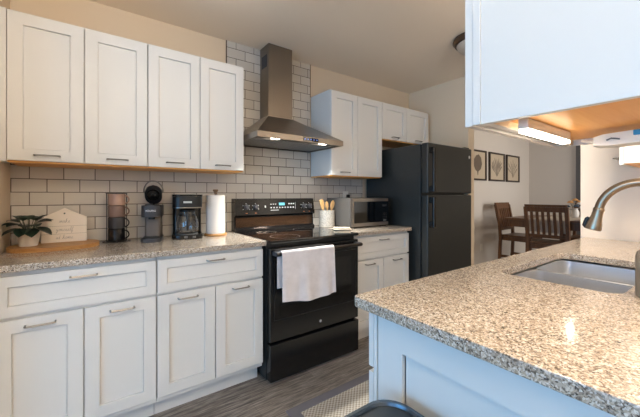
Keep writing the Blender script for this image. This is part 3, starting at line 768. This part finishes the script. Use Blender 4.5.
obj('spray_button', B().tube([q - dv*.018, q - dv*.012 + Vector((0, .004, 0)), q + dv*.014 + Vector((0, .006, 0)), q + dv*.022], [.004, .007, .007, .004], 10), M['blackplastic'], sh)
obj('lever', B().tube([(fx+.018, fy, .985), (fx+.04, fy, .99), (fx+.085, fy, 1.03), (fx+.10, fy, 1.045)], [.010, .009, .006, .005], 12), M['nickel'], fc)
# soap bottle
bx, by = 1.290, -2.302
sb = thing('soap_bottle', (bx, by, .914), 'taupe soap bottle at the right edge of the peninsula beside the sink', 'bottle')
obj('bottle', B().lathe((bx, by, .914), [(.029, 0), (.032, .004), (.032, .118), (.029, .130), (.018, .142), (.013, .147), (.013, .152)], 32), M['soap'], sb)
pm = obj('pump', B().lathe((bx, by, 1.0662), [(.014, 0), (.014, .010), (.006, .012), (.006, .018), (.012, .020), (.012, .030), (.008, .033)], 20), M['nickel'], sb)
obj('pump_nozzle', B().tube([(bx+.010, by, 1.092), (bx+.035, by, 1.092), (bx+.042, by, 1.086)], .0045, 8), M['nickel'], pm)

# peninsula wall cabinet
ux0, ux1, uy0, uy1, uz = .751, 1.345, -2.41, -2.092, 1.377
uc = thing('hanging_cabinet', ((ux0+ux1)/2, (uy0+uy1)/2, uz), 'large white wall cabinet hanging over the peninsula end with orange wood underside', 'cabinet')
t_ = .018
b = B().box(ux0, ux0+t_, uy0, uy1, uz, 2.130, .001).box(ux1-t_, ux1, uy0, uy1, uz, 2.130).box(ux0+t_, ux1-t_, uy0, uy0+t_, uz, 2.130).box(ux0+t_, ux1-t_, uy1-.019, uy1, uz, uz+.04).box(ux0+t_, ux1-t_, uy0, uy1, 2.11, 2.130)
obj('body', b, M['white'], uc)
for sa in (ux0-.003, ux1-.035): obj('face_stile', B().box(sa, sa+.038, uy1+.0005, uy1+.019, uz, 2.130, .001), M['white'], uc)
obj('bottom_panel', B().box(ux0+t_+.0005, ux1-t_-.0005, uy0+t_, uy1-.0195, uz+.018, uz+.028), M['underwood'], uc)
obj('bottom_rail', B().box(ux0+t_+.0005, ux1-t_-.0005, uy1-.022, uy1-.0195, uz+.0005, uz+.016).box(ux0+.0005, ux1-.0005, uy0+.0005, uy1-.0005, uz-.0008, uz-.0002) if 0 else B().box(ux0+t_+.0005, ux1-t_-.0005, uy1-.0215, uy1-.0195, uz+.0005, uz+.0175), M['rail_lit'], uc)
PC = lambda u, n, z: (u, uy1 + .0195 + n, z)
um = (ux0+ux1)/2
for a, c in ((ux0-.003, um), (um, ux1+.003)):
    d = obj('door', B().shaker(a+.001, c-.001, uz-.001, 2.120, PC), M['white'], uc); pull(d, (a+c)/2, uz+.038, PC, n0=.019)
# far wall cabinet on the right wall
vx0, vx1 = 2.40, 2.779
vc = thing('hanging_cabinet', ((vx0+vx1)/2, -2.25, uz), 'narrow white wall cabinet on the beige wall beyond the sink', 'cabinet')
obj('body', B().box(vx0, vx1, uy0, -2.050, uz+.006, 2.130, .001), M['white'], vc)
obj('bottom_panel', B().box(vx0+.004, vx1-.004, uy0+.004, -2.054, uz+.001, uz+.0055), M['underwood'], vc)
PV = lambda u, n, z: (u, -2.0485 + n, z)
d = obj('door', B().shaker(vx0+.001, vx1-.002, uz, 2.120, PV), M['white'], vc); pull(d, vx0+.06, uz+.04, PV, n0=.019)
# under cabinet light
ul = thing('under_cabinet_light', (1.0, -2.14, 1.352), 'lit white light bar fixed under the peninsula wall cabinet', 'lamp')
obj('housing', B().box(.848, 1.146, -2.133, -2.157, 1.3692, 1.3945, .003), M['plasticwhite'], ul)
obj('diffuser', B().box(.851, 1.143, -2.1335, -2.1565, 1.3605, 1.3690, .002), M['tube'], ul)
l = bpy.data.lights.new('bar_glow', 'AREA'); l.shape = 'RECTANGLE'; l.size = .26; l.size_y = .024; l.energy, l.color = pw('bar')
o = bpy.data.objects.new('bar_glow', l); COL.objects.link(o); o.location = (1.01, -2.145, 1.3585)
# white junction box with blue cap under the cabinet
jb = thing('junction_box', (1.19, -2.29, 1.345), 'white plastic wiring box with a blue part under the peninsula wall cabinet', 'wiring box')
b = B().prism([(-2.205, 1.347), (-2.205, 1.372), (-2.225, 1.378), (-2.385, 1.386), (-2.385, 1.349), (-2.24, 1.345)], 1.155, 1.225, lambda u, n, v: (n, u, v), .003)
obj('housing', b, M['plasticwhite'], jb)
obj('blue_cap', B().box(1.150, 1.1548, -2.288, -2.36, 1.366, 1.380, .002), M['label_blue'], jb)
obj('clip', B().tube([(1.1535, -2.235, 1.36), (1.150, -2.245, 1.364), (1.1535, -2.262, 1.360)], .002, 6), M['grey'], jb)
obj('cable', B().tube([(1.19, -2.206, 1.36), (1.195, -2.19, 1.366), (1.18, -2.1735, 1.37)], .004, 8), M['plasticwhite'], jb)

# ------------------------------------------------------------------ floor things
tb = thing('trash_can', (.49, -2.07, 0), 'dark trash can with rounded lid beside the panelled peninsula end', 'trash can')
r0 = lambda d, z: [(x, y, z) for x, y in rrect(.375+d, .622-d, -2.235+d, -1.918-d, .072-d*.5, 8)]
obj('body', B().loops([r0(.012, 0), r0(.010, .01), r0(.004, .655)]), M['binrim'], tb)
obj('rim', B().loops([r0(.001, .6555), r0(0, .659), r0(0, .696), r0(.003, .700), r0(.011, .700), r0(.014, .690)]), mat('bin rim metal', '#59626b', 0.25, 0.7), tb)
obj('lid', B().loops([r0(.0145, .6895), r0(.0150, .693), r0(.03, .6945), r0(.06, .695)]), M['trash'], tb)
rgx0, rgx1, rgy0, rgy1 = .875, 2.35, -1.46, -.945
ru = thing('rug', ((rgx0+rgx1)/2, -1.2, 0), 'cream woven kitchen rug with grey border on the plank floor', 'rug')
obj('binding', slab_with_hole(rrect(rgx0, rgx1, rgy0, rgy1, .004, 2), rrect(rgx0+.06, rgx1-.06, rgy0+.06, rgy1-.06, .002, 2), .0005, .009, .002), M['rugborder'], ru)
obj('woven_field', B().box(rgx0+.0602, rgx1-.0602, rgy0+.0602, rgy1-.0602, .0005, .008), M['rug'], ru)

# ------------------------------------------------------------------ ceiling lamp
lx, ly = 2.445, -1.20
cl = thing('ceiling_light', (lx, ly, H), 'bronze rimmed flush ceiling light with frosted glass bowl', 'lamp')
obj('rim', B().lathe((lx, ly, H), [(.150, -.0005), (.172, -.006), (.176, -.022), (.166, -.034), (.160, -.046), (.148, -.050), (.142, -.030)], 48), M['bronze'], cl)
obj('glass_bowl', B().lathe((lx, ly, H), [(.147, -.0505), (.140, -.070), (.115, -.095), (.07, -.113), (.02, -.120), (.004, -.1205)], 40), M['frostglass'], cl)

# ------------------------------------------------------------------ dining room
TZ = .90
tbx0, tbx1, tby0, tby1 = 4.58, 5.62, -1.50, -.47
dt = thing('dining_table', (5.1, -.98, 0), 'dark wood counter-height dining table beyond the fridge', 'table')
obj('tabletop', B().box(tbx0, tbx1, tby0, tby1, TZ-.028, TZ, .004), M['darkwood'], dt)
obj('apron', B().box(tbx0+.05, tbx1-.05, tby1-.05, tby1-.07, TZ-.12, TZ-.028).box(tbx0+.05, tbx1-.05, tby0+.05, tby0+.07, TZ-.12, TZ-.028).box(tbx0+.05, tbx0+.07, tby0+.07, tby1-.07, TZ-.12, TZ-.028).box(tbx1-.07, tbx1-.05, tby0+.07, tby1-.07, TZ-.12, TZ-.028), M['darkwood'], dt)
obj('pedestal', B().lathe((5.1, -1.0, 0), [(.16, 0), (.16, .03), (.09, .06), (.06, .12), (.06, TZ-.16), (.12, TZ-.029)], 28), M['darkwood'], dt)
b = B(); rows = []
for xx, zz in ((tbx0-.006, TZ-.16), (tbx0-.006, TZ-.08), (tbx0-.006, TZ-.004), (tbx0, TZ+.002), (tbx0+.1, TZ+.002), (tbx1-.1, TZ+.002)):
    rows.append([(xx, tby0+.30+.044*k, zz) for k in range(11)])
b.loops(rows, closed=False, cap0=False, cap1=False); bmesh.ops.recalc_face_normals(b.bm, faces=b.bm.faces); bmesh.ops.solidify(b.bm, geom=b.bm.faces[:], thickness=.0015)
single('table_runner', b, M['runner'], (5.0, -.98, TZ), 'pale cloth runner hanging over the dining table end', 'table runner')
def chair(loc, rot, label):
    # local frame: sitter faces +Y, back at -Y
    t = thing('dining_chair', (0, 0, 0), label, 'chair', 'dark wood chairs around the dining table')
    m = M['darkwood']; hw = .205; SZ = .62
    obj('seat', B().box(-hw, hw, -.17, .235, SZ-.03, SZ, .008), m, t)
    obj('seat_frame', B().box(-hw+.02, hw-.02, -.17, -.15, SZ-.085, SZ-.031).box(-hw+.02, hw-.02, .19, .21, SZ-.085, SZ-.031).box(-hw+.012, -hw+.03, -.15, .19, SZ-.085, SZ-.031).box(hw-.03, hw-.012, -.15, .19, SZ-.085, SZ-.031), m, t)
    for s_ in (-1, 1):
        obj('leg', B().box(s_*(hw-.022)-.018, s_*(hw-.022)+.018, .182, .218, 0, SZ-.0305, .003), m, t)
        b = B(); sec = [(-.225, 0), (-.195, .30), (-.185, .55), (-.195, .75), (-.235, .96), (-.255, 1.06)]
        b.loops([[(s_*(hw+.004)-.018, y-.019, z), (s_*(hw+.004)+.018, y-.019, z), (s_*(hw+.004)+.018, y+.019, z), (s_*(hw+.004)-.018, y+.019, z)] for y, z in sec])
        obj('back_leg', b, m, t)
    yb = lambda z: -.195 + (z-.75) * (-.06/.31)
    def rail(z0, z1, nm):
        b = B(); b.loops([[(-hw-.012 if nm == 'top_rail' else -hw+.013, yb(z)-.012, z), (hw+.012 if nm == 'top_rail' else hw-.013, yb(z)-.012, z), (hw+.012 if nm == 'top_rail' else hw-.013, yb(z)+.012, z), (-hw-.012 if nm == 'top_rail' else -hw+.013, yb(z)+.012, z)] for z in (z0, z1)]); obj(nm, b, m, t)
    rail(1.061, 1.09, 'top_rail'); rail(1.00, 1.06, 'crest_rail'); rail(.68, .72, 'lower_rail')
    for k in range(6):
        x = -.148 + .0592*k
        obj('slat', B().loops([[(x-.015, yb(z)-.007, z), (x+.015, yb(z)-.007, z), (x+.015, yb(z)+.007, z), (x-.015, yb(z)+.007, z)] for z in (.721, .86, .999)]), m, t)
    obj('stretcher', B().box(-hw+.03, hw-.03, .190, .210, .20, .24).box(-hw+.012, -hw+.03, -.18, .182, .28, .315).box(hw-.03, hw-.012, -.18, .182, .28, .315), m, t)
    t.location = (loc[0], loc[1], 0); t.rotation_euler = (0, 0, rot); return t
chair((4.69, -.985), -PI/2 + R(2), 'dark wood slat-back dining chair with its back turned to the kitchen')
chair((5.16, -.435), PI + R(0), 'dark wood slat-back dining chair at the left side of the table, by the framed prints')
chair((5.62, -1.12), PI/2, 'dark wood slat-back dining chair at the far end of the table, behind the flowers')

fl = thing('flower_arrangement', (5.32, -1.05, TZ+.004), 'small arrangement of orange, white and blue flowers on the dining table', 'flowers')
vx, vy = 5.32, -1.05
obj('vase', B().lathe((vx, vy, TZ+.004), [(.035, 0), (.045, .03), (.045, .07), (.03, .11), (.034, .125), (.028, .125), (.024, .11)], 24), M['ceramic'], fl)
random.seed(11)
for k, (ox, oy, oz, mm) in enumerate(((0, 0, .23, 'flower_orange'), (.05, -.03, .20, 'flower_orange'), (-.05, .04, .20, 'flower_orange'), (.03, .06, .20, 'flower_orange'), (-.06, -.03, .15, 'flower_blue'), (.01, -.07, .13, 'flower_white'), (-.03, .08, .14, 'flower_blue'), (.07, .02, .15, 'flower_white'), (-.02, -.05, .18, 'flower_white'))):
    c = (vx+ox, vy+oy, TZ+.004+oz); b = B()
    st = obj('stem', B().tube([(vx+ox*.2, vy+oy*.2, TZ+.10), (vx+ox*.7, vy+oy*.7, TZ+oz*.8), c], .002, 6), M['stem'], fl)
    for ring, nn, rr in ((0, 9, .034), (1, 7, .024), (2, 4, .013)):
        for q in range(nn):
            a = 2*PI*q/nn + ring*.4; p = Vector((math.cos(a), math.sin(a), 0))
            b.sphere((c[0]+p.x*rr*.7, c[1]+p.y*rr*.7, c[2]+ring*.009), .013, sz=.6, seg=8)
    obj('bloom', b, M[mm], st)

# framed prints
random.seed(5)
def fpic(x0, x1, kind, label):
    z0, z1 = 1.43, 1.89
    t = thing('framed_print', ((x0+x1)/2, 0, z0), label, 'picture', 'framed botanical prints on the dining room wall')
    fw = .025
    b = B().box(x0, x1, -.002, -.030, z0, z0+fw, .002).box(x0, x1, -.002, -.030, z1-fw, z1, .002).box(x0, x0+fw, -.002, -.030, z0+fw, z1-fw, .002).box(x1-fw, x1, -.002, -.030, z0+fw, z1-fw, .002)
    obj('frame', b, M['frame'], t)
    sh = obj('sheet', B().box(x0+fw, x1-fw, -.004, -.014, z0+fw, z1-fw), M['print'], t)
    xc = (x0+x1)/2; b = B(); zz = z0+.075
    P = lambda u, n, v: (xc+u, -.0142-n, zz+v)
    if kind == 0:
        b.prism([(-.006, 0), (.006, 0), (.02, .06), (.09, .10), (.125, .18), (.10, .27), (.03, .32), (-.05, .30), (-.11, .24), (-.12, .15), (-.07, .08), (-.02, .06)], 0, .0008, P)
    else:
        for q in range(9 if kind == 1 else 7):
            a = R(90 + (q-(4 if kind == 1 else 3))*(13 if kind == 1 else 18)); L = .20 + .06*math.cos(a-PI/2) + .02*(q % 2)
            pts = [(.0, 0)] + [(L*s_*math.cos(a) + .012*math.sin(6*s_+q), .03 + L*s_*math.sin(a)) for s_ in (.3, .5, .7, .85, 1)]
            b.tube([P(u, .001, v) for u, v in pts], [.005, .006, .012, .016, .014, .004] if kind == 1 else [.004, .005, .008, .012, .010, .003], 6, flat=.1)
    obj('botanical_drawing', b, M['printink'] if kind == 0 else M['printink2'], sh)
fpic(4.50, 4.995, 0, 'dark framed print of a broad brown leaf, nearest the fridge')
fpic(5.095, 5.605, 1, 'dark framed print of a fan coral, middle of the three on the wall')
fpic(5.685, 6.17, 2, 'dark framed print of a pale sprig, farthest of the three from the fridge')
ol = thing('electrical_outlet', (4.88, 0, .395), 'white electrical outlet plate low on the dining room wall', 'outlet')
obj('plate', B().box(4.845, 4.915, 0, -.006, .337, .453, .002), M['plasticwhite'], ol)
for q in (.372, .418): obj('socket', B().prism(rrect(4.862, 4.898, q-.014, q+.014, .008, 4), .0058, .0075, lambda u, n, v: (u, -n, v)), M['cream'], ol)

# pendant over the table (the bright glint on the granite is its reflection)
pl = thing('pendant_lamp', (4.95, -1.095, H), 'small lit lamp hanging just below the ceiling above the dining table', 'lamp')
obj('canopy', B().lathe((4.95, -1.095, H), [(.06, -.0005), (.06, -.02), (.02, -.03)], 24), M['bronze'], pl)
obj('shade', B().lathe((4.95, -1.095, H-.030), [(.012, 0), (.040, -.006), (.055, -.022), (.052, -.022), (.038, -.009), (.010, -.004)], 28), M['bronze'], pl)
obj('bulb', B().sphere((4.95, -1.095, H-.083), .017, seg=16), M['bulb'], pl)
